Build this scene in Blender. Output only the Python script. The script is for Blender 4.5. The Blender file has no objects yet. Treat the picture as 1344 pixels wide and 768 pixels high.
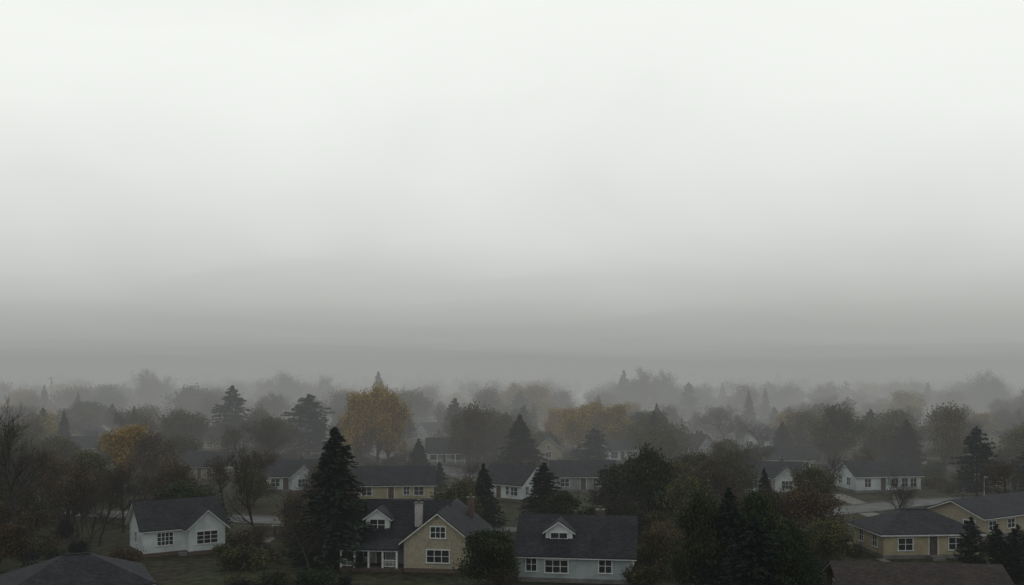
import bpy, math, random
import numpy as np
from mathutils import Vector
random.seed(7); rng=np.random.default_rng(7)
scn=bpy.context.scene
def sm(a,b,x):
    t=max(0.0,min(1.0,(x-a)/(b-a))); return t*t*(3-2*t)
def gh(x,y):
    return 6.0*sm(330,760,y)+0.35*math.sin(x*0.021+1)*math.cos(y*0.017)*sm(60,140,y)
# ------------------------------------------------------------ materials
def newmat(name):
    m=bpy.data.materials.new(name); m.use_nodes=True
    nt=m.node_tree; nt.nodes.clear(); return m,nt,nt.nodes,nt.links
def two_tone(name,c1,c2,scale=1.0,rough=0.85,detail=4,spec=0.2,bump=0.0,objrand=0.0,stretch=(1,1,1),lo=0.35,hi=0.65,wave=None,stain=0.0):
    m,nt,N,L=newmat(name)
    out=N.new('ShaderNodeOutputMaterial'); p=N.new('ShaderNodeBsdfPrincipled')
    p.inputs['Roughness'].default_value=rough; p.inputs['Specular IOR Level'].default_value=spec
    tc=N.new('ShaderNodeTexCoord'); mp=N.new('ShaderNodeMapping'); mp.inputs['Scale'].default_value=stretch
    L.new(tc.outputs['Object'],mp.inputs['Vector'])
    nz=N.new('ShaderNodeTexNoise'); nz.inputs['Scale'].default_value=scale; nz.inputs['Detail'].default_value=detail
    L.new(mp.outputs[0],nz.inputs['Vector'])
    r=N.new('ShaderNodeMapRange'); r.inputs['From Min'].default_value=lo; r.inputs['From Max'].default_value=hi
    L.new(nz.outputs['Fac'],r.inputs['Value'])
    mix=N.new('ShaderNodeMix'); mix.data_type='RGBA'
    mix.inputs['A'].default_value=(*c1,1); mix.inputs['B'].default_value=(*c2,1)
    L.new(r.outputs[0],mix.inputs['Factor'])
    col=mix.outputs['Result']
    if stain>0:
        n2=N.new('ShaderNodeTexNoise'); n2.inputs['Scale'].default_value=0.45; n2.inputs['Detail'].default_value=7; n2.inputs['Roughness'].default_value=.65; L.new(tc.outputs['Object'],n2.inputs['Vector'])
        r2=N.new('ShaderNodeMapRange'); r2.inputs['From Min'].default_value=.3; r2.inputs['From Max'].default_value=.7; r2.inputs['To Min'].default_value=1-stain; r2.inputs['To Max'].default_value=1+stain*.6; L.new(n2.outputs['Fac'],r2.inputs['Value'])
        h2=N.new('ShaderNodeHueSaturation'); L.new(col,h2.inputs['Color']); L.new(r2.outputs[0],h2.inputs['Value']); col=h2.outputs['Color']
    if objrand>0:
        oi=N.new('ShaderNodeObjectInfo'); mr=N.new('ShaderNodeMapRange')
        mr.inputs['To Min'].default_value=1-objrand; mr.inputs['To Max'].default_value=1+objrand
        L.new(oi.outputs['Random'],mr.inputs['Value'])
        hs=N.new('ShaderNodeHueSaturation'); L.new(col,hs.inputs['Color']); L.new(mr.outputs[0],hs.inputs['Value'])
        mr2=N.new('ShaderNodeMapRange'); mr2.inputs['To Min'].default_value=0.485; mr2.inputs['To Max'].default_value=0.525
        ml=N.new('ShaderNodeMath'); ml.operation='MULTIPLY'; ml.inputs[1].default_value=7.3
        fr=N.new('ShaderNodeMath'); fr.operation='FRACT'
        L.new(oi.outputs['Random'],ml.inputs[0]); L.new(ml.outputs[0],fr.inputs[0]); L.new(fr.outputs[0],mr2.inputs['Value']); L.new(mr2.outputs[0],hs.inputs['Hue'])
        col=hs.outputs['Color']
    L.new(col,p.inputs['Base Color'])
    if wave:
        w=N.new('ShaderNodeTexWave'); w.wave_type='BANDS'; w.bands_direction='Z'; w.wave_profile='SAW'
        w.inputs['Scale'].default_value=wave; w.inputs['Distortion'].default_value=0
        L.new(tc.outputs['Object'],w.inputs['Vector'])
        b=N.new('ShaderNodeBump'); b.inputs['Strength'].default_value=0.6; b.inputs['Distance'].default_value=0.03
        L.new(w.outputs['Fac'],b.inputs['Height']); L.new(b.outputs[0],p.inputs['Normal'])
    elif bump>0:
        b=N.new('ShaderNodeBump'); b.inputs['Strength'].default_value=0.8; b.inputs['Distance'].default_value=bump
        L.new(nz.outputs['Fac'],b.inputs['Height']); L.new(b.outputs[0],p.inputs['Normal'])
    L.new(p.outputs[0],out.inputs['Surface'])
    return m
def leafmat(name,c1,c2,scale=0.7,rnd=0.25):
    return two_tone(name,c1,c2,scale=scale,rough=0.85,objrand=rnd,lo=0.4,hi=0.6,spec=0.1)
def volmat(name,dens,col):
    m,nt,N,L=newmat(name)
    out=N.new('ShaderNodeOutputMaterial'); a=N.new('ShaderNodeVolumeAbsorption'); a.inputs['Color'].default_value=(0,0,0,1); a.inputs['Density'].default_value=dens
    e=N.new('ShaderNodeEmission'); e.inputs['Color'].default_value=(*col,1); e.inputs['Strength'].default_value=dens  # fog glows by itself, imitating daylight scattered inside it
    ad=N.new('ShaderNodeAddShader'); L.new(a.outputs[0],ad.inputs[0]); L.new(e.outputs[0],ad.inputs[1]); L.new(ad.outputs[0],out.inputs['Volume'])
    return m
M={}
M['bark']=two_tone('bark',(0.022,0.021,0.019),(0.05,0.046,0.042),scale=3,rough=0.95)
M['spruce']=leafmat('spruce_needles',(0.009,0.017,0.015),(0.021,0.033,0.025))
M['pine']=leafmat('pine_needles',(0.012,0.025,0.023),(0.026,0.043,0.034))
M['green']=leafmat('green_leaves',(0.015,0.025,0.013),(0.034,0.046,0.021))
M['yellow']=leafmat('yellow_leaves',(0.20,0.132,0.026),(0.34,0.22,0.04),rnd=0.15)
M['brown']=leafmat('brown_leaves',(0.047,0.035,0.024),(0.094,0.067,0.038),rnd=.35)
M['olive']=leafmat('olive_leaves',(0.038,0.042,0.021),(0.086,0.083,0.032),rnd=.3)
M['white']=two_tone('white_siding',(0.42,0.48,0.49),(0.52,0.57,0.57),scale=0.8,rough=0.6,wave=2.4,stain=.2)
M['blue']=two_tone('pale_blue_siding',(0.25,0.295,0.315),(0.33,0.37,0.385),scale=0.8,rough=0.6,wave=2.4,stain=.2)
M['beige']=two_tone('beige_shingle_siding',(0.27,0.24,0.18),(0.35,0.315,0.24),scale=4.5,rough=0.8,wave=2.8,stain=.12,detail=8)
M['yellowwall']=two_tone('yellow_siding',(0.30,0.265,0.175),(0.38,0.335,0.225),scale=1,rough=0.7,wave=2.4,stain=.15)
M['greywall']=two_tone('grey_siding',(0.20,0.22,0.22),(0.28,0.30,0.30),scale=1,rough=0.7,wave=2.4,stain=.2)
M['brick']=two_tone('brick',(0.07,0.05,0.042),(0.12,0.085,0.07),scale=6,rough=0.9,bump=0.02,stain=.2)
M['palebrick']=two_tone('pale_brick',(0.26,0.255,0.24),(0.40,0.385,0.365),scale=6,rough=0.9,bump=0.02)
M['concrete']=two_tone('concrete',(0.10,0.10,0.095),(0.15,0.15,0.14),scale=1.5,rough=0.9,stain=.3)
M['roof']=two_tone('dark_shingles',(0.009,0.010,0.014),(0.023,0.025,0.032),scale=2.6,rough=0.85,bump=0.03,stretch=(1,1,3),detail=6,stain=.5)
M['roofbrown']=two_tone('brown_shingles',(0.018,0.014,0.013),(0.036,0.028,0.026),scale=2.6,rough=0.85,bump=0.03,stretch=(1,1,3),detail=6,stain=.5)
M['roofgrey']=two_tone('grey_shingles',(0.018,0.020,0.025),(0.036,0.039,0.044),scale=2.6,rough=0.85,bump=0.03,stretch=(1,1,3),detail=6,stain=.5)
M['trim']=two_tone('white_trim',(0.44,0.47,0.47),(0.58,0.60,0.59),scale=3,rough=0.5)
M['door']=two_tone('door_paint',(0.05,0.04,0.035),(0.08,0.06,0.05),scale=3,rough=0.5)
M['wood']=two_tone('weathered_wood',(0.05,0.043,0.036),(0.09,0.078,0.066),scale=3,rough=0.9,stretch=(1,1,0.2))
M['metal']=two_tone('galvanised_metal',(0.20,0.21,0.22),(0.3,0.3,0.3),scale=3,rough=0.5)
M['glass']=two_tone('window_glass',(0.012,0.015,0.018),(0.03,0.034,0.038),scale=0.6,rough=0.12,spec=0.5)
M['asphalt']=two_tone('asphalt',(0.060,0.063,0.064),(0.10,0.105,0.105),scale=0.35,rough=0.75,detail=8,stain=.3)
def groundmat():
    m,nt,N,L=newmat('lawn_and_leaf_litter')
    out=N.new('ShaderNodeOutputMaterial'); p=N.new('ShaderNodeBsdfPrincipled'); p.inputs['Roughness'].default_value=0.95; p.inputs['Specular IOR Level'].default_value=0.1
    tc=N.new('ShaderNodeTexCoord')
    a=N.new('ShaderNodeTexNoise'); a.inputs['Scale'].default_value=0.06; a.inputs['Detail'].default_value=6; a.inputs['Roughness'].default_value=.65
    b=N.new('ShaderNodeTexNoise'); b.inputs['Scale'].default_value=0.9; b.inputs['Detail'].default_value=8
    L.new(tc.outputs['Object'],a.inputs['Vector']); L.new(tc.outputs['Object'],b.inputs['Vector'])
    r=N.new('ShaderNodeMapRange'); r.inputs['From Min'].default_value=0.44; r.inputs['From Max'].default_value=0.60; L.new(a.outputs['Fac'],r.inputs['Value'])
    mx=N.new('ShaderNodeMix'); mx.data_type='RGBA'; mx.inputs['A'].default_value=(0.029,0.035,0.016,1); mx.inputs['B'].default_value=(0.027,0.023,0.016,1)
    L.new(r.outputs[0],mx.inputs['Factor'])
    r2=N.new('ShaderNodeMapRange'); r2.inputs['From Min'].default_value=0.3; r2.inputs['From Max'].default_value=0.7; r2.inputs['To Min'].default_value=0.35; r2.inputs['To Max'].default_value=1.5; L.new(b.outputs['Fac'],r2.inputs['Value'])
    hs=N.new('ShaderNodeHueSaturation'); L.new(mx.outputs['Result'],hs.inputs['Color']); L.new(r2.outputs[0],hs.inputs['Value'])
    L.new(hs.outputs[0],p.inputs['Base Color']); 
    bp=N.new('ShaderNodeBump'); bp.inputs['Distance'].default_value=0.15; L.new(b.outputs['Fac'],bp.inputs['Height']); L.new(bp.outputs[0],p.inputs['Normal'])
    L.new(p.outputs[0],out.inputs['Surface']); return m
M['ground']=groundmat()
# ------------------------------------------------------------ mesh helpers
def link(o): scn.collection.objects.link(o); return o
def mesh_obj(name,verts,faces,mats,mi=None,smooth=False):
    me=bpy.data.meshes.new(name); me.from_pydata([tuple(v) for v in verts],[],faces)
    for m in mats: me.materials.append(m)
    if smooth: me.polygons.foreach_set('use_smooth',[True]*len(me.polygons))
    me.update(); return link(bpy.data.objects.new(name,me))
def quad_mesh(name,V,F,mi,mats):
    me=bpy.data.meshes.new(name); nf=len(F)
    me.vertices.add(len(V)); me.vertices.foreach_set('co',V.astype(np.float32).ravel())
    me.loops.add(nf*4); me.loops.foreach_set('vertex_index',F.astype(np.int32).ravel())
    me.polygons.add(nf); me.polygons.foreach_set('loop_start',np.arange(nf,dtype=np.int32)*4)
    me.polygons.foreach_set('material_index',mi.astype(np.int32))
    for m in mats: me.materials.append(m)
    me.update(calc_edges=True); me.validate(); return me
# ------------------------------------------------------------ trees
def nrm(v): return v/(np.linalg.norm(v,axis=-1,keepdims=True)+1e-9)
def frusta(segs,k=4):
    if not len(segs): return np.zeros((0,3)),np.zeros((0,4),int)
    P0=np.array([s[0] for s in segs]);P1=np.array([s[1] for s in segs]);R0=np.array([s[2] for s in segs]);R1=np.array([s[3] for s in segs])
    d=nrm(P1-P0); a=np.where(np.abs(d[:,2:3])<0.9,np.array([[0,0,1.]]),np.array([[1.,0,0]]))
    u=nrm(np.cross(d,a)); v=np.cross(d,u); n=len(segs)
    ang=np.arange(k)*2*math.pi/k
    ring=np.cos(ang)[None,:,None]*u[:,None]+np.sin(ang)[None,:,None]*v[:,None]
    A=P0[:,None]+ring*R0[:,None,None]; B=P1[:,None]+ring*R1[:,None,None]
    V=np.concatenate([A,B],1).reshape(-1,3)
    i=np.arange(k); f=np.stack([i,(i+1)%k,(i+1)%k+k,i+k],1)
    F=(np.arange(n)*2*k)[:,None,None]+f[None]
    return V,F.reshape(-1,4)
def leaves(C,size,dirs=None,aspect=0.6,flat=0.0):
    n=len(C)
    u=rng.normal(size=(n,3)) if dirs is None else dirs+rng.normal(size=(n,3))*0.25
    u=nrm(u); w=rng.normal(size=(n,3)); w[:,2]*=(1-flat)
    v=nrm(np.cross(u,w)); s=(size*rng.uniform(0.6,1.4,n))[:,None]
    V=np.stack([C-u*s,C+v*s*aspect,C+u*s,C-v*s*aspect],1).reshape(-1,3)
    F=np.arange(n*4).reshape(-1,4); return V,F
def build(name,segs,C,size,lm,dirs=None,aspect=0.6,k=4,flat=0.0):
    V1,F1=frusta(segs,k); parts=[V1]; fs=[F1]; mi=[np.zeros(len(F1))]
    if C is not None and len(C):
        V2,F2=leaves(C,size,dirs,aspect,flat); parts.append(V2); fs.append(F2+len(V1)); mi.append(np.ones(len(F2)))
    V=np.concatenate(parts); F=np.concatenate(fs); mi=np.concatenate(mi)
    H=np.percentile(V[:,2],99.8); W=np.percentile(np.hypot(V[:,0],V[:,1]),98)*2
    return quad_mesh(name,V,F,mi,[M['bark'],M[lm] if lm else M['bark']]),H,W
def grow(segs,nodes,p,d,L,r,depth,maxd,up,spread,kids,low=False):
    n=4 if depth<maxd-1 else 3
    rr=r
    for i in range(n):
        d=nrm(d+rng.normal(size=3)*0.16+np.array([0,0,up])); q=p+d*L/n; r2=max(0.008,rr*(0.8 if depth else 0.88))
        segs.append((p,q,rr,r2)); p=q; rr=r2
        if depth>=maxd-1: nodes.append(q)
        if depth<maxd and (i>=1 or depth>0 or low):
            for _ in range(kids[depth] if not isinstance(kids[depth],float) else int(rng.random()<kids[depth]%1)+int(kids[depth])):
                ax=nrm(rng.normal(size=3)); side=nrm(np.cross(d,ax)); a=rng.uniform(*spread)
                nd=nrm(d*math.cos(a)+side*math.sin(a)); 
                if nd[2]<-0.15: nd[2]*=-0.3
                grow(segs,nodes,p,nrm(nd),L*rng.uniform(0.5,0.78)*(1-0.12*i)*(1.15 if low and depth==0 else 1),rr*0.62,depth+1,maxd,up,spread,kids,low)
def bare(name,maxd=4,L=6.0,lm=None,extra=0,up=0.09,kids=(3,1.5,1.5,1.6)):
    s=[];nd=[]; grow(s,nd,np.array([0,0,-0.3]),np.array([0,0,1.]),L,0.2,0,maxd,up,(0.45,1.0),kids)
    C=None
    if extra: 
        nd=np.array(nd); C=nd[rng.integers(0,len(nd),extra)]+rng.normal(size=(extra,3))*0.3
    return build(name,s,C,0.085,lm,k=3)
def leafy(name,lm,nl=9000,L=4.2,size=0.14,sig=0.42,up=0.07,kids=(3,1.4,1.3)):
    s=[];nd=[]; grow(s,nd,np.array([0,0,-0.3]),np.array([0,0,1.]),L,0.24,0,3,up,(0.5,1.2),kids,low=True)
    nd=np.array(nd); wt=rng.random(len(nd))**1.5; wt/=wt.sum()
    C=nd[rng.choice(len(nd),nl,p=wt)]+np.clip(rng.normal(size=(nl,3)),-1.7,1.7)*sig*np.array([1,1,0.75])
    C=C[C[:,2]>0.6]
    return build(name,s,C,size,lm)
def conifer(name,lm,prof,H=10.,R=2.4,wh=36,nb=10,per=24,droop=0.25,size=0.17,base=0.05,irr=0.3):
    s=[(np.array([0,0,-0.3]),np.array([0.03,0,H*0.5]),0.2,0.11),(np.array([0.03,0,H*0.5]),np.array([0,0,H*0.985]),0.11,0.02)]
    C=[];D=[]
    lob=rng.uniform(0,6.28,4)
    for i in range(wh):
        t=base+(1-base)*(i/(wh-1))**0.93; z=H*t
        for j in range(nb if t<0.85 else 5):
            az=rng.uniform(0,2*math.pi)
            r=R*prof(t)*(1+0.15*math.sin(2*az+lob[0]+4*t)+0.12*math.sin(3*az+lob[1]-9*t))*rng.uniform(1-irr,1+irr*0.5)
            if r<0.12: r=0.12
            e=np.array([math.cos(az),math.sin(az),0]); sl=(0.35*(t-0.4)) 
            s.append((np.array([0,0,z]),e*r*0.9+np.array([0,0,z+r*sl-droop*r*0.7]),0.035,0.01))
            m=max(4,int(per*(0.35+r/R)))
            q=rng.uniform(0.12,1,m)**0.75
            P=e[None]*(q*r)[:,None]; P[:,2]=z+q*r*sl-droop*r*q*q
            side=np.array([-e[1],e[0],0]); P+=side[None]*(rng.normal(size=m)*0.18*r*(1.15-q))[:,None]
            P[:,2]+=rng.normal(size=m)*0.09; C.append(P)
            dd=e[None]*0.9+side[None]*rng.normal(size=(m,1))*0.6; dd=np.array(dd); dd[:,2]=-0.3-0.3*rng.random(m); D.append(dd)
    C.append(np.column_stack([rng.normal(size=(12,2))*0.05,np.linspace(H*0.93,H,12)])); D.append(np.tile([[0,0,1.]],(12,1)))
    return build(name,s,np.concatenate(C),size,lm,dirs=np.concatenate(D),aspect=0.42,flat=0.4)
cone=lambda t:max(0.0,(1-t))**0.75*min(1,0.6+t*4)
broad=lambda t:max(0.0,math.sin(math.pi*min(1,(0.12+0.88*t))))**0.7*(1-0.35*t)+0.04
col=lambda t:(1-t**3.5)*min(1,0.65+2*t)
T={}
T['spruce']=[conifer('spruce_mesh_%d'%i,'spruce',cone) for i in range(4)]
T['pine']=[conifer('pine_mesh_%d'%i,'pine',broad,R=3.2,wh=26,nb=9,per=32,droop=0.05,base=0.1,irr=0.5,size=0.19) for i in range(3)]
T['cypress']=[conifer('cypress_mesh_%d'%i,'spruce',col,R=1.3,wh=34,nb=9,per=12,droop=-0.6,size=0.16,base=0.02,irr=0.25) for i in range(2)]
T['yellow']=[leafy('yellow_mesh_%d'%i,'yellow',15000,up=.1,size=.11,sig=.5) for i in range(3)]
T['brown']=[leafy('brown_mesh_%d'%i,'brown',8000,size=0.11,sig=.5) for i in range(3)]
T['olive']=[leafy('olive_mesh_%d'%i,'olive',11000,size=.12,sig=.5) for i in range(3)]
T['green']=[leafy('green_mesh_%d'%i,'green',16000,sig=0.5,up=0.03) for i in range(3)]
T['grand']=[leafy('grand_mesh_0','brown',22000,size=.065,sig=.34,kids=(3,1.7,1.6)),leafy('grand_mesh_1','olive',22000,size=.065,sig=.34,kids=(3,1.7,1.6)),leafy('grand_mesh_2','olive',16000,size=.06,sig=.3,kids=(3,1.8,1.6))]
T['bare']=[bare('bare_mesh_%d'%i) for i in range(4)]
T['sparse']=[bare('sparse_mesh_%d'%i,lm='brown',extra=3500) for i in range(3)]
def shrub(name,lm,nl=2600):
    s=[];nd=[]
    for i in range(7):
        a=rng.uniform(0,6.28); grow(s,nd,np.array([0,0,-0.1]),nrm(np.array([math.cos(a)*.7,math.sin(a)*.7,1])),1.3,0.04,1,3,0.0,(0.5,1.1),(0,1.3,1.2))
    nd=np.array(nd); C=nd[rng.integers(0,len(nd),nl)]+rng.normal(size=(nl,3))*0.2; C=C[C[:,2]>0.02]
    return build(name,s,C,0.09,lm,k=3)
T['shrub']=[shrub('shrub_mesh_0','green'),shrub('shrub_mesh_1','brown',1500),shrub('shrub_mesh_2','olive'),shrub('shrub_mesh_3','spruce',3500),shrub('shrub_mesh_4','brown',700)]
NAMES={'spruce':'spruce_tree','pine':'pine_tree','cypress':'cypress_tree','yellow':'yellow_autumn_tree','brown':'brown_autumn_tree','olive':'olive_green_tree','green':'leafy_green_tree','bare':'bare_tree','sparse':'sparse_autumn_tree','shrub':'shrub','grand':'old_oak_tree'}
def tree(kind,x,y,H,W=None,parent=None,vi=None,name=None):
    v=T[kind]; me,h,w=v[random.randrange(len(v)) if vi is None else vi]
    o=link(bpy.data.objects.new(name or NAMES[kind],me)); sz=H/h; sx=(W/w) if W else sz*random.uniform(0.9,1.2)
    o.scale=(sx,sx,sz); o.location=(x,y,gh(x,y)-0.02); o.rotation_euler=(0,0,random.uniform(0,6.28))
    if parent: o.parent=parent
    return o
# ------------------------------------------------------------ houses
class B:
    def __init__(s): s.p={}
    def add(s,part,mat,V,F):
        d=s.p.setdefault((part,mat),([],[])); n=len(d[0]); d[0].extend(V); d[1].extend([[i+n for i in f] for f in F])
    def box(s,part,mat,x0,x1,y0,y1,z0,z1):
        V=[(x0,y0,z0),(x1,y0,z0),(x1,y1,z0),(x0,y1,z0),(x0,y0,z1),(x1,y0,z1),(x1,y1,z1),(x0,y1,z1)]
        s.add(part,mat,V,[[0,3,2,1],[4,5,6,7],[0,1,5,4],[1,2,6,5],[2,3,7,6],[3,0,4,7]])
    def prism(s,part,mat,poly,axis,a0,a1):
        n=len(poly); f=(lambda a,u,z:(a,u,z)) if axis=='x' else (lambda a,u,z:(u,a,z))
        V=[f(a0,*p) for p in poly]+[f(a1,*p) for p in poly]
        F=[list(range(n)),list(range(2*n-1,n-1,-1))]+[[i,i+n,(i+1)%n+n,(i+1)%n] for i in range(n)]
        s.add(part,mat,V,F)
    def gable(s,axis,c,w,a0,a1,hw,rise,wall,roof,z0=0.0,oh=0.45,tag=''):
        k=rise/w; pk=hw+rise
        s.prism(tag+'walls',wall,[(c-w,z0),(c+w,z0),(c+w,hw),(c,pk),(c-w,hw)],axis,a0,a1)
        def chev(e,lo,hi): 
            return [(c-e,pk-k*e+lo),(c,pk+lo),(c+e,pk-k*e+lo),(c+e,pk-k*e+hi),(c,pk+hi),(c-e,pk-k*e+hi)]
        s.prism(tag+'eave_trim','trim',chev(w+oh,-0.03,0.15),axis,a0-oh,a1+oh)
        s.prism(tag+'roof',roof,chev(w+oh+0.06,0.145,0.24),axis,a0-oh-0.05,a1+oh+0.05)
    def hip(s,x0,x1,y0,y1,hw,rise,wall,roof,oh=0.5):
        s.box('walls',wall,x0,x1,y0,y1,0,hw-0.05); s.box('eave_trim','trim',x0-oh,x1+oh,y0-oh,y1+oh,hw-0.2,hw)
        e=oh+0.06; X0,X1,Y0,Y1=x0-e,x1+e,y0-e,y1+e; h=(Y1-Y0)/2; cy=(Y0+Y1)/2; z=hw-0.01
        V=[(X0,Y0,z),(X1,Y0,z),(X1,Y1,z),(X0,Y1,z),(X0,Y0,z+.08),(X1,Y0,z+.08),(X1,Y1,z+.08),(X0,Y1,z+.08),(X0+h,cy,z+rise),(X1-h,cy,z+rise)]
        s.add('roof',roof,V,[[0,3,2,1],[0,1,5,4],[1,2,6,5],[2,3,7,6],[3,0,4,7],[4,5,9,8],[6,7,8,9],[5,6,9],[7,4,8]])
        s.box('ridge_cap',roof,X0+h-.1,X1-h+.1,cy-.12,cy+.12,z+rise-.06,z+rise+.05)
    def fbox(s,part,mat,face,pl,a0,a1,o0,o1,z0,z1):
        if face=='f': s.box(part,mat,a0,a1,pl-o1,pl-o0,z0,z1)
        elif face=='b': s.box(part,mat,a0,a1,pl+o0,pl+o1,z0,z1)
        elif face=='l': s.box(part,mat,pl-o1,pl-o0,a0,a1,z0,z1)
        else: s.box(part,mat,pl+o0,pl+o1,a0,a1,z0,z1)
    def win(s,face,pl,a,z,w=1.2,h=1.3,nv=1,nh=1,t=0.11):
        a0,a1=a-w/2,a+w/2
        s.fbox('window_glass','glass',face,pl,a0,a1,0.005,0.025,z,z+h)
        s.fbox('window_frames','trim',face,pl,a0-t,a0,0,0.07,z,z+h); s.fbox('window_frames','trim',face,pl,a1,a1+t,0,0.07,z,z+h)
        s.fbox('window_frames','trim',face,pl,a0-t-.04,a1+t+.04,0,0.09,z+h,z+h+t); s.fbox('window_frames','trim',face,pl,a0-t-.05,a1+t+.05,0,0.13,z-t,z)
        for i in range(nv):
            x=a0+(i+1)*w/(nv+1); s.fbox('window_bars','trim',face,pl,x-.035,x+.035,0.024,0.05,z,z+h)
        for i in range(nh):
            q=z+(i+1)*h/(nh+1); s.fbox('window_bars','trim',face,pl,a0,a1,0.024,0.046,q-.025,q+.025)
    def door(s,face,pl,a,z=0.45,w=0.95,h=2.05):
        s.fbox('door','door',face,pl,a-w/2,a+w/2,0.0,0.04,z,z+h)
        s.fbox('door_frame','trim',face,pl,a-w/2-.1,a-w/2,0,0.07,z,z+h);s.fbox('door_frame','trim',face,pl,a+w/2,a+w/2+.1,0,0.07,z,z+h)
        s.fbox('door_frame','trim',face,pl,a-w/2-.12,a+w/2+.12,0,0.08,z+h,z+h+.12)
        s.fbox('door_step','concrete',face,pl,a-w/2-.25,a+w/2+.25,0.1,1.2,-0.3,z-.03); s.fbox('door_step','concrete',face,pl,a-w/2-.25,a+w/2+.25,1.2,1.55,-0.3,z-.22)
    def chimney(s,x,y,z0,z1,mat='brick',w=.4):
        s.box('chimney',mat,x-w,x+w,y-w*.8,y+w*.8,z0,z1); s.box('chimney_cap','concrete',x-w-.07,x+w+.07,y-w*.8-.07,y+w*.8+.07,z1,z1+.12)
        s.box('chimney_flue','door',x-.15,x+.15,y-.15,y+.15,z1+.12,z1+.4)
    def dormer(s,x,yf,yb,z0,hw,rise,w,wall,roof,ww=1.0,wh=.95):
        s.gable('y',x,w,yf,yb,hw,rise,wall,roof,z0=z0,oh=.28,tag='dormer_')
        s.win('f',yf,x,hw-wh-.12,w=ww*1.35,h=wh,nv=1,nh=1)
    def found(s,x0,x1,y0,y1,mat='brick',h=.45):
        s.box('foundation',mat,x0-.04,x1+.04,y0-.04,y1+.04,-.8,h)
    def done(s,name,x,y,rot):
        e=link(bpy.data.objects.new(name,None)); e.location=(x,y,gh(x,y)); e.rotation_euler=(0,0,math.radians(rot)); e.empty_display_size=.5
        for (part,mat),(V,F) in s.p.items():
            o=mesh_obj(part,V,F,[M[mat]]); o.parent=e
        return e
HOUSES=[]
def reg(x,y,hwid,front=42): HOUSES.append((x,y,hwid,front))
# H1 white cottage
b=B(); b.found(-4.2,4.7,-3.3,3.3); b.gable('x',0,3.3,-4.2,4.7,3.2,2.5,'white','roof')
b.found(0.5,4.6,-4.6,-3.3); b.gable('y',2.55,2.05,-4.6,0.5,3.15,1.8,'white','roof',tag='wing_')
b.win('f',-4.6,2.55,1.25,w=2.3,h=1.35,nv=2,nh=2); b.win('f',-3.3,-1.8,1.25,w=1.7,h=1.35,nv=3,nh=2)
b.win('l',-4.2,0,1.3,w=.9,h=1.2); b.win('r',4.7,0,1.3); b.box('gable_vent','trim',2.35,2.75,-4.65,-4.6,3.7,4.2)
b.box('porch_step','concrete',-0.5,0.4,-4.4,-3.36,-.3,.35)
b.done('white_house',-39.4,116,33); reg(-39.4,116.5,6.5)
# H2 central house with porch and gabled wing
b=B(); b.found(-6.9,3,-3,5); b.gable('x',1,4,-6.9,3,3.0,3.5,'greywall','roof')
b.found(-0.4,6.8,-5.2,5.6); b.gable('y',3.2,3.6,-5.2,5.6,3.25,2.85,'beige','roof',tag='wing_')
b.win('f',-5.2,3.2,1.1,w=2.3,h=1.25,nv=2,nh=1); b.win('f',-5.2,3.2,3.65,w=1.5,h=1.1,nv=2,nh=1)
b.win('r',6.8,-3,1.2); b.win('r',6.8,1.5,1.2); b.win('l',-6.9,1,1.2)
b.dormer(-4.0,-2.1,0.6,3.3,5.05,.95,1.3,'white','roof',ww=1.2,wh=1.1)
b.prism('porch_roof','roof',[(-3.2,3.0),(-3.2,3.14),(-5.75,2.44),(-5.75,2.3)],'x',-7.4,-0.9)
b.box('porch_beam','trim',-7.2,-1.0,-5.5,-5.32,2.12,2.34); b.box('porch_floor','wood',-7.2,-0.5,-5.6,-3.05,.2,.42); b.box('porch_base','brick',-7.1,-0.5,-5.5,-3.06,-.5,.2)
for px in (-7.05,-5.6,-4.1,-2.6,-1.1): b.box('porch_posts','trim',px-.09,px+.09,-5.5,-5.32,.42,2.12)
for a0,a1 in ((-6.96,-5.69),(-2.51,-1.19)):
    b.box('porch_railing','trim',a0,a1,-5.44,-5.38,1.2,1.28); b.box('porch_railing','trim',a0,a1,-5.44,-5.38,.55,.61)
    n=9
    for i in range(n): q=a0+(i+.5)*(a1-a0)/n; b.box('porch_balusters','trim',q-.02,q+.02,-5.43,-5.39,.61,1.2)
b.door('f',-3,-3.4); b.win('f',-3,-5.3,1.1,w=1.5,h=1.2)
b.chimney(0.4,-1.6,3.5,6.7,'palebrick',w=.38); b.chimney(5.2,3.5,4.0,6.7,'brick',w=.36)
b.done('gabled_house_with_porch',-10.2,108.5,-7); reg(-10.3,108.5,9)
# H3
b=B(); b.found(-5.6,5.6,-4.5,4.5,'concrete'); b.gable('x',0,4.5,-5.6,5.6,2.75,3.1,'blue','roof')
b.dormer(-1.7,-2.9,0.2,3.2,4.75,.95,1.35,'white','roof',ww=1.2,wh=1.1)
b.win('f',-4.5,-1.8,1.0,w=2.2,h=1.2,nv=2); b.win('f',-4.5,3,1.1); b.win('r',5.6,0,1.2); b.win('r',5.6,0,3.5,w=1,h=1)
b.win('f',-4.5,-4.3,1.1,w=1)
b.chimney(2.2,2.2,3.4,6.3)
b.done('dormered_blue_house',6.8,102.5,-8); reg(6.6,102.5,6.5)
# H4 hip beige
b=B(); b.found(-5.5,5.5,-4,4,'concrete'); b.hip(-5.5,5.5,-4,4,2.8,2.2,'yellowwall','roof')
b.win('f',-4,-3,1.0,w=1.6); b.win('f',-4,2.8,1.0,w=1.6); b.door('f',-4,0.2); b.win('l',-5.5,-1.8,1.1,w=1.1); b.win('l',-5.5,1.8,1.1,w=1.1)
b.box('porch_slab','concrete',-6.5,-5.6,-6,-4.2,-.4,.15)
b.done('beige_hip_roof_house',46.5,115,4); reg(46,115,7)
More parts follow.
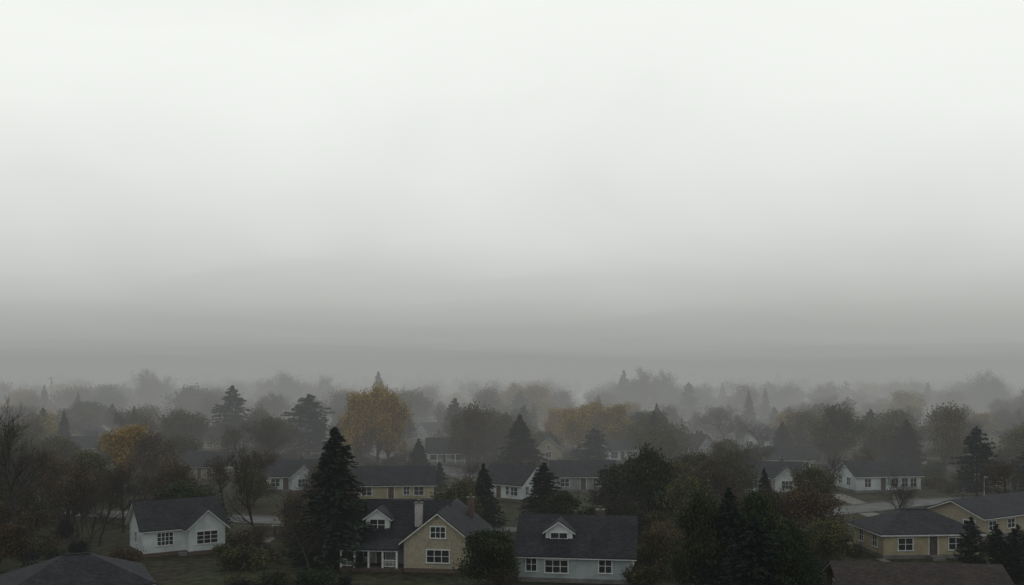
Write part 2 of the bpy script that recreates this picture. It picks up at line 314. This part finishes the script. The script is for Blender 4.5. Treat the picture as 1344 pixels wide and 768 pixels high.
# H5
b=B(); b.found(-8,8,-4,4,'concrete'); b.gable('x',0,4,-8,8,2.8,1.6,'beige','roof',oh=.6)
for a in (-2.2,1.8): b.win('l',-8,a,1.1,w=1.5,h=1.1)
for a in (-6,-2,5): b.win('f',-4,a,1.1,w=1.5,h=1.1)
b.door('f',-4,1.5); b.done('beige_ranch_house',63,131,32); reg(63,131,9)
# H6
b=B(); b.found(-6,6,-4,4,'concrete'); b.gable('x',0,4,-6,6,2.9,2.0,'white','roof')
for a in (-3.8,1.2,3,4.6): b.win('f',-4,a,1.0,w=1.1,h=1.4)
b.door('f',-4,-1); b.win('l',-6,-1.5,1.1); b.win('l',-6,1.6,1.1); b.chimney(-2,1,4,5.8)
b.done('white_ranch_house',64.5,176,8); reg(64.5,176,8)
def simple(name,x,y,rot,L=10,W=7.5,hw=2.8,rise=2.2,wall='white',roof='roof',wing=0,chim=True,hip=False,r=42,porch=False):
    b=B(); b.found(-L/2,L/2,-W/2,W/2,random.choice(['brick','concrete']))
    if hip: b.hip(-L/2,L/2,-W/2,W/2,hw,rise,wall,roof)
    else: b.gable('x',0,W/2,-L/2,L/2,hw,rise,wall,roof)
    f=-W/2
    if wing:
        c=wing*(L/2-2.3); b.found(c-2,c+2,f-1.5,f); b.gable('y',c,2.0,f-1.5,0.3,hw-.06,rise*.78,wall,roof,tag='wing_')
        b.win('f',f-1.5,c,1.0,w=1.7,h=1.3,nv=2); b.door('f',f,c-wing*3); b.win('f',f,c-wing*(L/2),1.0,w=1.4)
    else:
        b.win('f',f,-L*.32,1.0,w=1.5); b.win('f',f,L*.32,1.0,w=1.5); b.door('f',f,-.3); b.win('f',f,L*.13+.5,1.05,w=.9)
    b.win('l',-L/2,0,1.05); b.win('r',L/2,0,1.05); b.win('r',L/2,-W*.3,1.05,w=.8)
    if not hip and rise>1.9: b.win('l',-L/2,0,hw+.25,w=.7,h=.7,nv=0); b.win('r',L/2,0,hw+.25,w=.7,h=.7,nv=0)
    if porch:
        b.box('porch_roof',roof,-L/2,L/2,f-2.2,f-.47,hw-.35,hw-.2); b.box('porch_beam','trim',-L/2+.05,L/2-.05,f-2.12,f-1.98,hw-.55,hw-.35)
        b.box('porch_floor','concrete',-L/2,L/2,f-2.2,f-.05,-.3,.4)
        for i in range(5): q=-L/2+.2+i*(L-.4)/4; b.box('porch_posts','trim',q-.08,q+.08,f-2.12,f-1.98,.4,hw-.55)
    if chim: b.chimney(L*.2,W*.12,hw+.5,hw+rise+.7,w=.32)
    b.done(name,x,y,rot); reg(x,y,L/2+1.0,r)
simple('white_gabled_cottage',45.5,175,-12,L=9.5,W=7,wing=1)
simple('white_cottage',57.5,208,-5,L=9,wall='white',r=25)
simple('yellow_ranch_house',-19.5,164,5,L=13,W=8,hw=2.7,rise=2.4,wall='yellowwall')
simple('white_gabled_cottage',0.3,165,-36,L=8.5,W=7.5,rise=2.5)
simple('white_gabled_cottage',-39,175,10,L=9.5,wing=1)
simple('beige_gabled_cottage',-57.5,191,-17,L=10.5,wall='beige',r=60)
simple('white_porch_house',-15,227,4,L=8.5,rise=2.6,wing=0,porch=True,r=50)
simple('beige_gabled_cottage',-100,233,14,L=12,wall='beige',r=65)
simple('beige_gabled_cottage',8,232,95,L=8,W=6.5,wall='beige',rise=2.8,r=50)
simple('white_cottage',25,232,10,L=7,rise=1.8,r=45)
simple('brown_roof_house',43,243,-42,L=10.5,wall='greywall',roof='roofbrown',rise=2.6,r=60)
simple('grey_gabled_house',12.5,177,3,L=11,wall='greywall',roof='roof',r=30)
simple('beige_gabled_cottage',88,176,-12,L=10,wall='beige',r=30)
simple('white_cottage',-171,404,50,L=9,rise=3,wall='white',r=60)
simple('white_cottage',-131,400,10,L=10,rise=2,wall='white',r=60)
simple('grey_hip_roof_house',-38.3,87.5,27,L=11,W=9,hw=2.5,rise=2.3,wall='greywall',hip=True,roof='roof',r=20,chim=False)
simple('brown_roof_house',35.2,87,-7,L=13.5,W=8,hw=2.3,rise=1.6,wall='brick',roof='roofbrown',r=20,chim=False)
# neighbourhood beyond
kinds=[('white_cottage','white'),('beige_gabled_cottage','beige'),('grey_gabled_house','greywall'),('yellow_ranch_house','yellowwall')]
yy=262
row=0
while yy<560:
    xx=-0.56*yy+random.uniform(0,25)
    while xx<0.58*yy:
        x=xx+random.uniform(-4,4); y=yy+random.uniform(-7,7)
        if all(math.hypot(x-h[0],y-h[1])>20 for h in HOUSES) and random.random()<.75:
            n,w=random.choice(kinds)
            simple(n,x,y,random.choice([0,0,90,-35,40])+random.uniform(-12,12),L=random.uniform(9,12),wall=w,roof=random.choice(['roof','roof','roofgrey','roofbrown']),rise=random.uniform(1.8,2.8),wing=random.choice([0,0,1,-1]),hip=random.random()<.2,r=random.choice([5,15,50]))
        xx+=random.uniform(24,38)
    yy+=32+row*3; row+=1
# openings in the planting along the streets
reg(56,156,7,26); reg(66,160,7,26); reg(30,138,4,20); reg(-2.5,131.5,3,20); reg(-30,138,3,15)
# ------------------------------------------------------------ ground, roads
xs=np.concatenate([np.linspace(-3000,-500,8)[:-1],np.linspace(-500,500,81),np.linspace(500,3000,8)[1:]])
ys=np.concatenate([np.linspace(-1500,0,6)[:-1],np.linspace(0,900,91),np.linspace(900,4000,10)[1:]])
V=[(x,y,gh(x,y)) for y in ys for x in xs]; nx=len(xs)
F=[[j*nx+i,j*nx+i+1,(j+1)*nx+i+1,(j+1)*nx+i] for j in range(len(ys)-1) for i in range(nx-1)]
g=mesh_obj('ground',V,F,[M['ground']],smooth=True)
def catmull(P,n=14):
    P=[np.array(p,float) for p in P]; P=[2*P[0]-P[1]]+P+[2*P[-1]-P[-2]]; R=[]
    for i in range(1,len(P)-2):
        for k in range(n):
            t=k/n; a,b_,c,d=P[i-1:i+3]
            R.append(0.5*((2*b_)+(-a+c)*t+(2*a-5*b_+4*c-d)*t*t+(-a+3*b_-3*c+d)*t**3))
    R.append(P[-2]); return R
ROADS=[]
def strip(name,pts,o0,o1,z,mat,h=None):
    V=[];F=[]
    for i,p in enumerate(pts):
        a=pts[max(0,i-1)]; c=pts[min(len(pts)-1,i+1)]; d=(c-a)/np.linalg.norm(c-a); n=np.array([-d[1],d[0]])
        for o in (o0,o1):
            q=p+n*o; V.append((q[0],q[1],gh(*q)+z))
        if h is not None:
            for o in (o1,o0):
                q=p+n*o; V.append((q[0],q[1],gh(*q)+z-h))
    k=2 if h is None else 4
    for i in range(len(pts)-1):
        for j in range(k if h is not None else 1):
            F.append([i*k+j,i*k+(j+1)%k,(i+1)*k+(j+1)%k,(i+1)*k+j])
    return mesh_obj(name,V,F,[M[mat]])
def road(P,w=7.0,kerb=True,mat='asphalt',name='road',z=0.05):
    pts=catmull(P); 
    strip(name,pts,w/2,-w/2,z,mat)
    for p in pts: ROADS.append((p[0],p[1],w/2))
    if kerb:
        strip('kerb',pts,w/2+.18,w/2,z+.12,'concrete',h=.3); strip('kerb',pts,-w/2,-w/2-.18,z+.12,'concrete',h=.3)
road([(-160,150),(-90,150),(-55,143),(-30,138),(-2,131),(14,131),(26,135),(38,143),(52,151),(70,160),(95,160),(150,158)],w=6.5)
road([(-14,134.5),(-11.5,150),(-8.5,166),(-7,185),(-12,206),(-30,240),(-48,290)],w=5.5,z=0.054)
road([(-180,214),(-110,212),(-60,214),(-13,208),(20,214),(60,224),(110,222),(180,215)],w=5.5,z=0.058)
road([(-240,330),(-120,318),(-96,300),(-86,270),(-90,240)],w=6,kerb=False,z=.045)
road([(-60,318),(0,312),(60,320),(160,330)],w=6,kerb=False)
road([(76,166),(84,152),(92,140)],w=2.0,kerb=False,mat='concrete',name='path',z=.04)
def drive(P,w=3.0): road(P,w=w,kerb=False,mat='concrete',name='driveway',z=0.04)
drive([(-31,137),(-31,121)]); drive([(40,141),(40,118)]); drive([(55,153),(55,170)]); drive([(52,150),(54,132)])
# ------------------------------------------------------------ key trees
K=[('spruce',-19.0,107,14.6,9.8,0),('spruce',-3.8,134,8.4,5.6,1),('spruce',4.4,136,8.4,7.5,2),('pine',-73.3,261,16.5,12.5,0),('pine',-48.8,239,15,14,1),
('yellow',-32.5,217,16,10,0),('yellow',-27.5,219,16.5,10,1),('yellow',-30,222,17.5,11,2),('spruce',-46,343,20,11,3),('brown',-7,216,14,11,0),('olive',-9.5,222,12,9,0),('spruce',1.5,200,12,10.5,1),('spruce',-15.7,274,13,10,0),
('yellow',17,252,12,11,1),('yellow',26,250,12.5,11,0),('yellow',21.5,256,13,10,2),('pine',17.8,216,8.5,9,2),('spruce',-19,203,7,6,1),('green',17.4,128,11,8,0),('olive',21,124,8,7,1),
('green',17.2,92,9.5,6,1),('spruce',19.8,91,10.1,7,3),('green',22.6,92,9.5,6,2),('green',25.2,90,7.5,6,0),('spruce',21,86,8.3,7,0),('green',23.7,85,6.5,5.5,1),('spruce',23.2,94,9.2,6.5,1),
('cypress',46.6,101,6,2.8,0),('cypress',48.2,99,5.6,2.8,1),('cypress',49.4,98,5.3,2.8,0),('cypress',50.8,100,5.4,2.8,1),
('green',-1.9,95,5.6,6.5,2),('bare',-52.3,107,18,12,0),('bare',-57,113,14,9,1),('bare',-28.3,112,12.8,8,2),('bare',-24.8,113,8,6,3),
('bare',-49,118,10,8,2),('sparse',-54,124,10,9,0),('bare',-47,110,8,7,3),('sparse',-62,130,10,9,1),('brown',-60,120,7,8,0),('sparse',-50,128,9,8,2),('brown',-54,104,5,7,1),('bare',-45.5,125,8,7,0),
('yellow',-68.7,178,11,11,0),('brown',-62,176,10,9,1),('spruce',-116,289,11,9,2),('grand',171,366,20.5,19,1),('grand',50,366,21,15,0),('grand',58,370,20,15,1),('spruce',41,366,20,11,0),
('olive',69,217,13.5,14,2),('yellow',72,222,11,10,1),('olive',40.8,134,8.4,6.5,0),('bare',38.5,165,10,8,1),('sparse',36,172,9,8,0),('spruce',83.6,211,10.5,8.5,1),('brown',88,203,14,12,0),
('pine',77.5,166,11.5,7.5,0),('pine',89,168,10,9,2),('spruce',65,239,8.5,7,0),('grand',-137,366,21,17,0),('grand',-128,372,20,17,2),('sparse',-44,152,8,8,1),('bare',13.4,107,6.5,6,0),
('grand',-82,380,20,18,1),('sparse',-72,376,19,16,0),('grand',-95,384,18,18,0),('grand',120,372,16,18,0),('grand',100,380,16,18,2),
('sparse',30,118,7.5,7,1),('bare',34,122,7,6,3),('sparse',24,140,8,7,2),('green',9.5,116,5,5,0),('brown',31,150,8,8,2)]
KEY=[]
for k,x,y,h,w,vi in K:
    tree(k,x,y,h,w,vi=vi%len(T[k])); KEY.append((x,y,w,55 if (k in('yellow','pine') or h>16) else (25 if y>190 else 0)))
def blocked(x,y,m=0,rw=1.2):
    for hx,hy,hwid,fr in HOUSES:
        if math.hypot(x-hx,y-hy)<hwid+1.5+m: return True
        if 0<hy-y<fr and abs(x*hy/y-hx)<hwid+m: return True
    for rx,ry,w in ROADS:
        if abs(rx-x)<w+rw+m and abs(ry-y)<w+rw+m and math.hypot(rx-x,ry-y)<w+rw+m: return True
    return False
def fill(n,y0,y1,kinds,hr,sep,parent=None,name=None,chk=True,m=0.5,keyf=.45):
    pts=[]; c=0; tries=0
    while c<n and tries<n*40:
        tries+=1; y=math.sqrt(random.uniform(y0*y0,y1*y1)); x=random.uniform(-.57,.57)*y
        if chk and blocked(x,y,m): continue
        if any((x-a)**2+(y-b_)**2<sep*sep for a,b_ in pts): continue
        if any(math.hypot(x-a,y-b_)<w*keyf or (keyf>.3 and 0<b_-y<fr and abs(x*b_/y-a)<w*.5) for a,b_,w,fr in KEY): continue
        pts.append((x,y)); c+=1
        k=random.choices([q[0] for q in kinds],[q[1] for q in kinds])[0]
        tree(k,x,y,random.uniform(*hr)*(1.1 if k=='spruce' else 1),None,parent=parent,name=name)
fill(120,100,200,[('bare',4),('sparse',6),('brown',3),('olive',3),('spruce',.8),('green',1),('pine',.4)],(4,8.5),4.0)
fill(200,200,310,[('bare',3),('sparse',5),('brown',4),('olive',5),('spruce',2.2),('pine',1.5),('green',1),('yellow',1.6)],(5.5,11.5),5.0)
fill(520,92,240,[('shrub',1)],(1.0,2.6),1.3,m=-1.2,keyf=.25)
dp=link(bpy.data.objects.new('distant_trees',None))
fill(440,310,480,[('bare',1),('sparse',2),('brown',4),('grand',4),('olive',3),('spruce',1.6),('pine',1),('yellow',1)],(9,16),6.5,parent=dp,name='tree')
fill(260,480,660,[('grand',8),('spruce',1),('pine',1)],(11,17),9,parent=dp,name='tree',chk=False)
# ------------------------------------------------------------ poles
def utility_pole(x,y,h=10):
    b=B(); b.box('pole','wood',-.12,.12,-.12,.12,-.5,h); b.box('crossarm','wood',-1.3,1.3,-.22,-.12,h-.9,h-.72); b.box('transformer','metal',.16,.6,-.22,.22,h-2.6,h-1.6)
    for q in (-1.2,-.5,.5,1.2): b.box('insulators','trim',q-.05,q+.05,-.22,-.12,h-.72,h-.52)
    b.done('utility_pole',x,y,random.uniform(-30,30))
utility_pole(-169,365,18.5)
def lamp(x,y,h=6):
    b=B(); 
    for i,(r0,r1) in enumerate(((.11,.09),(.09,.07),(.07,.055))):
        z0,z1=h*i/3-.1*(i==0),h*(i+1)/3; V=[];n=8
        for r,z in ((r0,z0),(r1,z1)): V+= [(r*math.cos(a*math.pi/4),r*math.sin(a*math.pi/4),z) for a in range(n)]
        b.add('pole','metal',V,[[a,(a+1)%n,(a+1)%n+n,a+n] for a in range(n)])
    b.box('arm','metal',-.04,1.1,-.04,.04,h-.08,h); b.box('lamp_head','metal',.9,1.6,-.13,.13,h-.2,h-.082)
    b.done('street_lamp',x,y,-100)
lamp(74,156,4.5)
def fence(x0,y0,x1,y1,h=1.5):
    L=math.hypot(x1-x0,y1-y0); b=B(); n=int(L/.16)
    for i in range(n): b.box('boards','wood',i*.16,i*.16+.14,-.012,.012,.08,h+random.uniform(-.02,.02))
    b.box('rails','wood',0,L,.013,.06,.35,.43); b.box('rails','wood',0,L,.013,.06,h-.4,h-.32)
    for i in range(int(L/2.4)+1): b.box('posts','wood',i*2.4-.05,i*2.4+.05,.061,.16,-.3,h+.06)
    b.done('wooden_fence',x0,y0,math.degrees(math.atan2(y1-y0,x1-x0)))
fence(-32,124,-20,126); fence(13.5,110,27,113); fence(54,124,54,112); fence(-4,121,10,119.5)
# ------------------------------------------------------------ fog banks (volumes with rolling tops, emission stands in for scattered daylight)
from mathutils import noise as mn
def fogbank(y0,top,dens,c,i,amp=0.0,wav=110.0,edge=0.0):
    X=np.concatenate([[-3000-i*7],np.linspace(-900,900,61),[3000+i*7]])
    Y=np.concatenate([np.linspace(0,1500,51),[3500+i*9]])
    V=[];F=[];nx=len(X);ny=len(Y)
    for j,yy in enumerate(Y):
        for x in X:
            f=mn.noise(Vector((x/wav+i*17.3,yy/(wav*1.4)+3.1*i,i*2.7)))*1.3+mn.noise(Vector((x/wav*2.6+i*7.3,yy/wav*1.9,9+i)))*.5
            e=edge*mn.noise(Vector((x/90.0,i*5.5,1.0)))*math.exp(-yy/200.0)
            V.append((x,y0+yy+e,top+amp*f))
    n=len(V); V+= [(v[0],v[1],-30-i) for v in V]
    for j in range(ny-1):
        for k in range(nx-1):
            a=j*nx+k; q=[a,a+1,a+nx+1,a+nx]; F.append(q); F.append([z+n for z in q[::-1]])
    for k in range(nx-1):
        F.append([k+1,k,k+n,k+1+n]); a=(ny-1)*nx+k; F.append([a,a+1,a+1+n,a+n])
    for j in range(ny-1):
        a=j*nx; F.append([a,a+nx,a+nx+n,a+n]); a=j*nx+nx-1; F.append([a+nx,a,a+n,a+nx+n])
    me=bpy.data.meshes.new('fog_bank'); me.from_pydata(V,[],F); me.materials.append(volmat('fog_%d'%i,dens,c)); link(bpy.data.objects.new('fog_bank',me))
t=(0.976,1.0,0.97)
def cc(v): return tuple(v*q for q in t)
fogbank(60,29,0.0008,cc(.22),0,4,90)
fogbank(160,27,0.0018,cc(.26),1,5,100,25)
fogbank(260,26,0.0030,cc(.32),2,6,110,30)
fogbank(325,29.5,0.0038,cc(.43),3,10,120,35)
fogbank(400,27,0.0060,cc(.43),4,9,130,35)
fogbank(430,42,0.0011,cc(.39),5,16,150,40)
fogbank(360,64,0.0006,cc(.42),6,24,200,40)
# ------------------------------------------------------------ world
w=bpy.data.worlds.new('World'); scn.world=w; w.use_nodes=True; N=w.node_tree.nodes; L=w.node_tree.links; N.clear()
out=N.new('ShaderNodeOutputWorld'); bg=N.new('ShaderNodeBackground'); bg.inputs['Strength'].default_value=1.0
tc=N.new('ShaderNodeTexCoord'); sep=N.new('ShaderNodeSeparateXYZ'); L.new(tc.outputs['Generated'],sep.inputs[0])
mp=N.new('ShaderNodeMapping'); mp.inputs['Scale'].default_value=(1,1,1.5); mp.inputs['Location'].default_value=(.35,0,.2); L.new(tc.outputs['Generated'],mp.inputs[0])
nz=N.new('ShaderNodeTexNoise'); nz.inputs['Scale'].default_value=2.6; nz.inputs['Detail'].default_value=4; nz.inputs['Roughness'].default_value=.45; nz.inputs['Distortion'].default_value=.3; L.new(mp.outputs[0],nz.inputs['Vector'])
ma=N.new('ShaderNodeMath'); ma.operation='MULTIPLY_ADD'; ma.inputs[1].default_value=.9; ma.inputs[2].default_value=.6; L.new(nz.outputs['Fac'],ma.inputs[0])
mb=N.new('ShaderNodeMath'); mb.operation='MULTIPLY'; L.new(ma.outputs[0],mb.inputs[0]); L.new(sep.outputs['Z'],mb.inputs[1])
cr=N.new('ShaderNodeValToRGB'); L.new(mb.outputs[0],cr.inputs[0])
st=[(0,.335),(.02,.355),(.04,.42),(.07,.525),(.14,.70),(.20,.81),(.27,.89),(.36,.94),(.55,.72),(1,.52)]
el=cr.color_ramp.elements
while len(el)<len(st): el.new(.5)
for e,(p,v) in zip(el,st): e.position=p; e.color=(v*.974,v,v*.958,1)
sky=N.new('ShaderNodeTexSky'); sky.sky_type='NISHITA'; sky.sun_disc=False; sky.sun_elevation=math.radians(50); sky.sun_rotation=math.radians(20)
sc=N.new('ShaderNodeMix'); sc.data_type='RGBA'; sc.blend_type='MULTIPLY'; sc.inputs['Factor'].default_value=1; sc.inputs['B'].default_value=(.08,.08,.08,1); L.new(sky.outputs[0],sc.inputs['A'])
mx=N.new('ShaderNodeMix'); mx.data_type='RGBA'; mx.inputs['Factor'].default_value=.98; L.new(sc.outputs['Result'],mx.inputs['A']); L.new(cr.outputs[0],mx.inputs['B'])
L.new(mx.outputs['Result'],bg.inputs[0]); L.new(bg.outputs[0],out.inputs[0])
sl=bpy.data.lights.new('sun','SUN'); sl.energy=.5; sl.angle=math.radians(30); sl.color=(1,.98,.94); so=link(bpy.data.objects.new('sun',sl))
az=math.radians(20); e=math.radians(50); dirv=Vector((math.sin(az)*math.cos(e),math.cos(az)*math.cos(e),math.sin(e))); so.rotation_euler=dirv.to_track_quat('Z','Y').to_euler()
# ------------------------------------------------------------ camera
cd=bpy.data.cameras.new('camera'); cd.lens=35; cd.sensor_width=36; cd.shift_y=.0752; cd.clip_end=8000; cd.clip_start=.5
co=link(bpy.data.objects.new('camera',cd)); co.location=(0,0,21); co.rotation_euler=(math.radians(90),0,0); scn.camera=co
scn.view_settings.view_transform='Standard'; scn.view_settings.look='None'; scn.view_settings.exposure=0
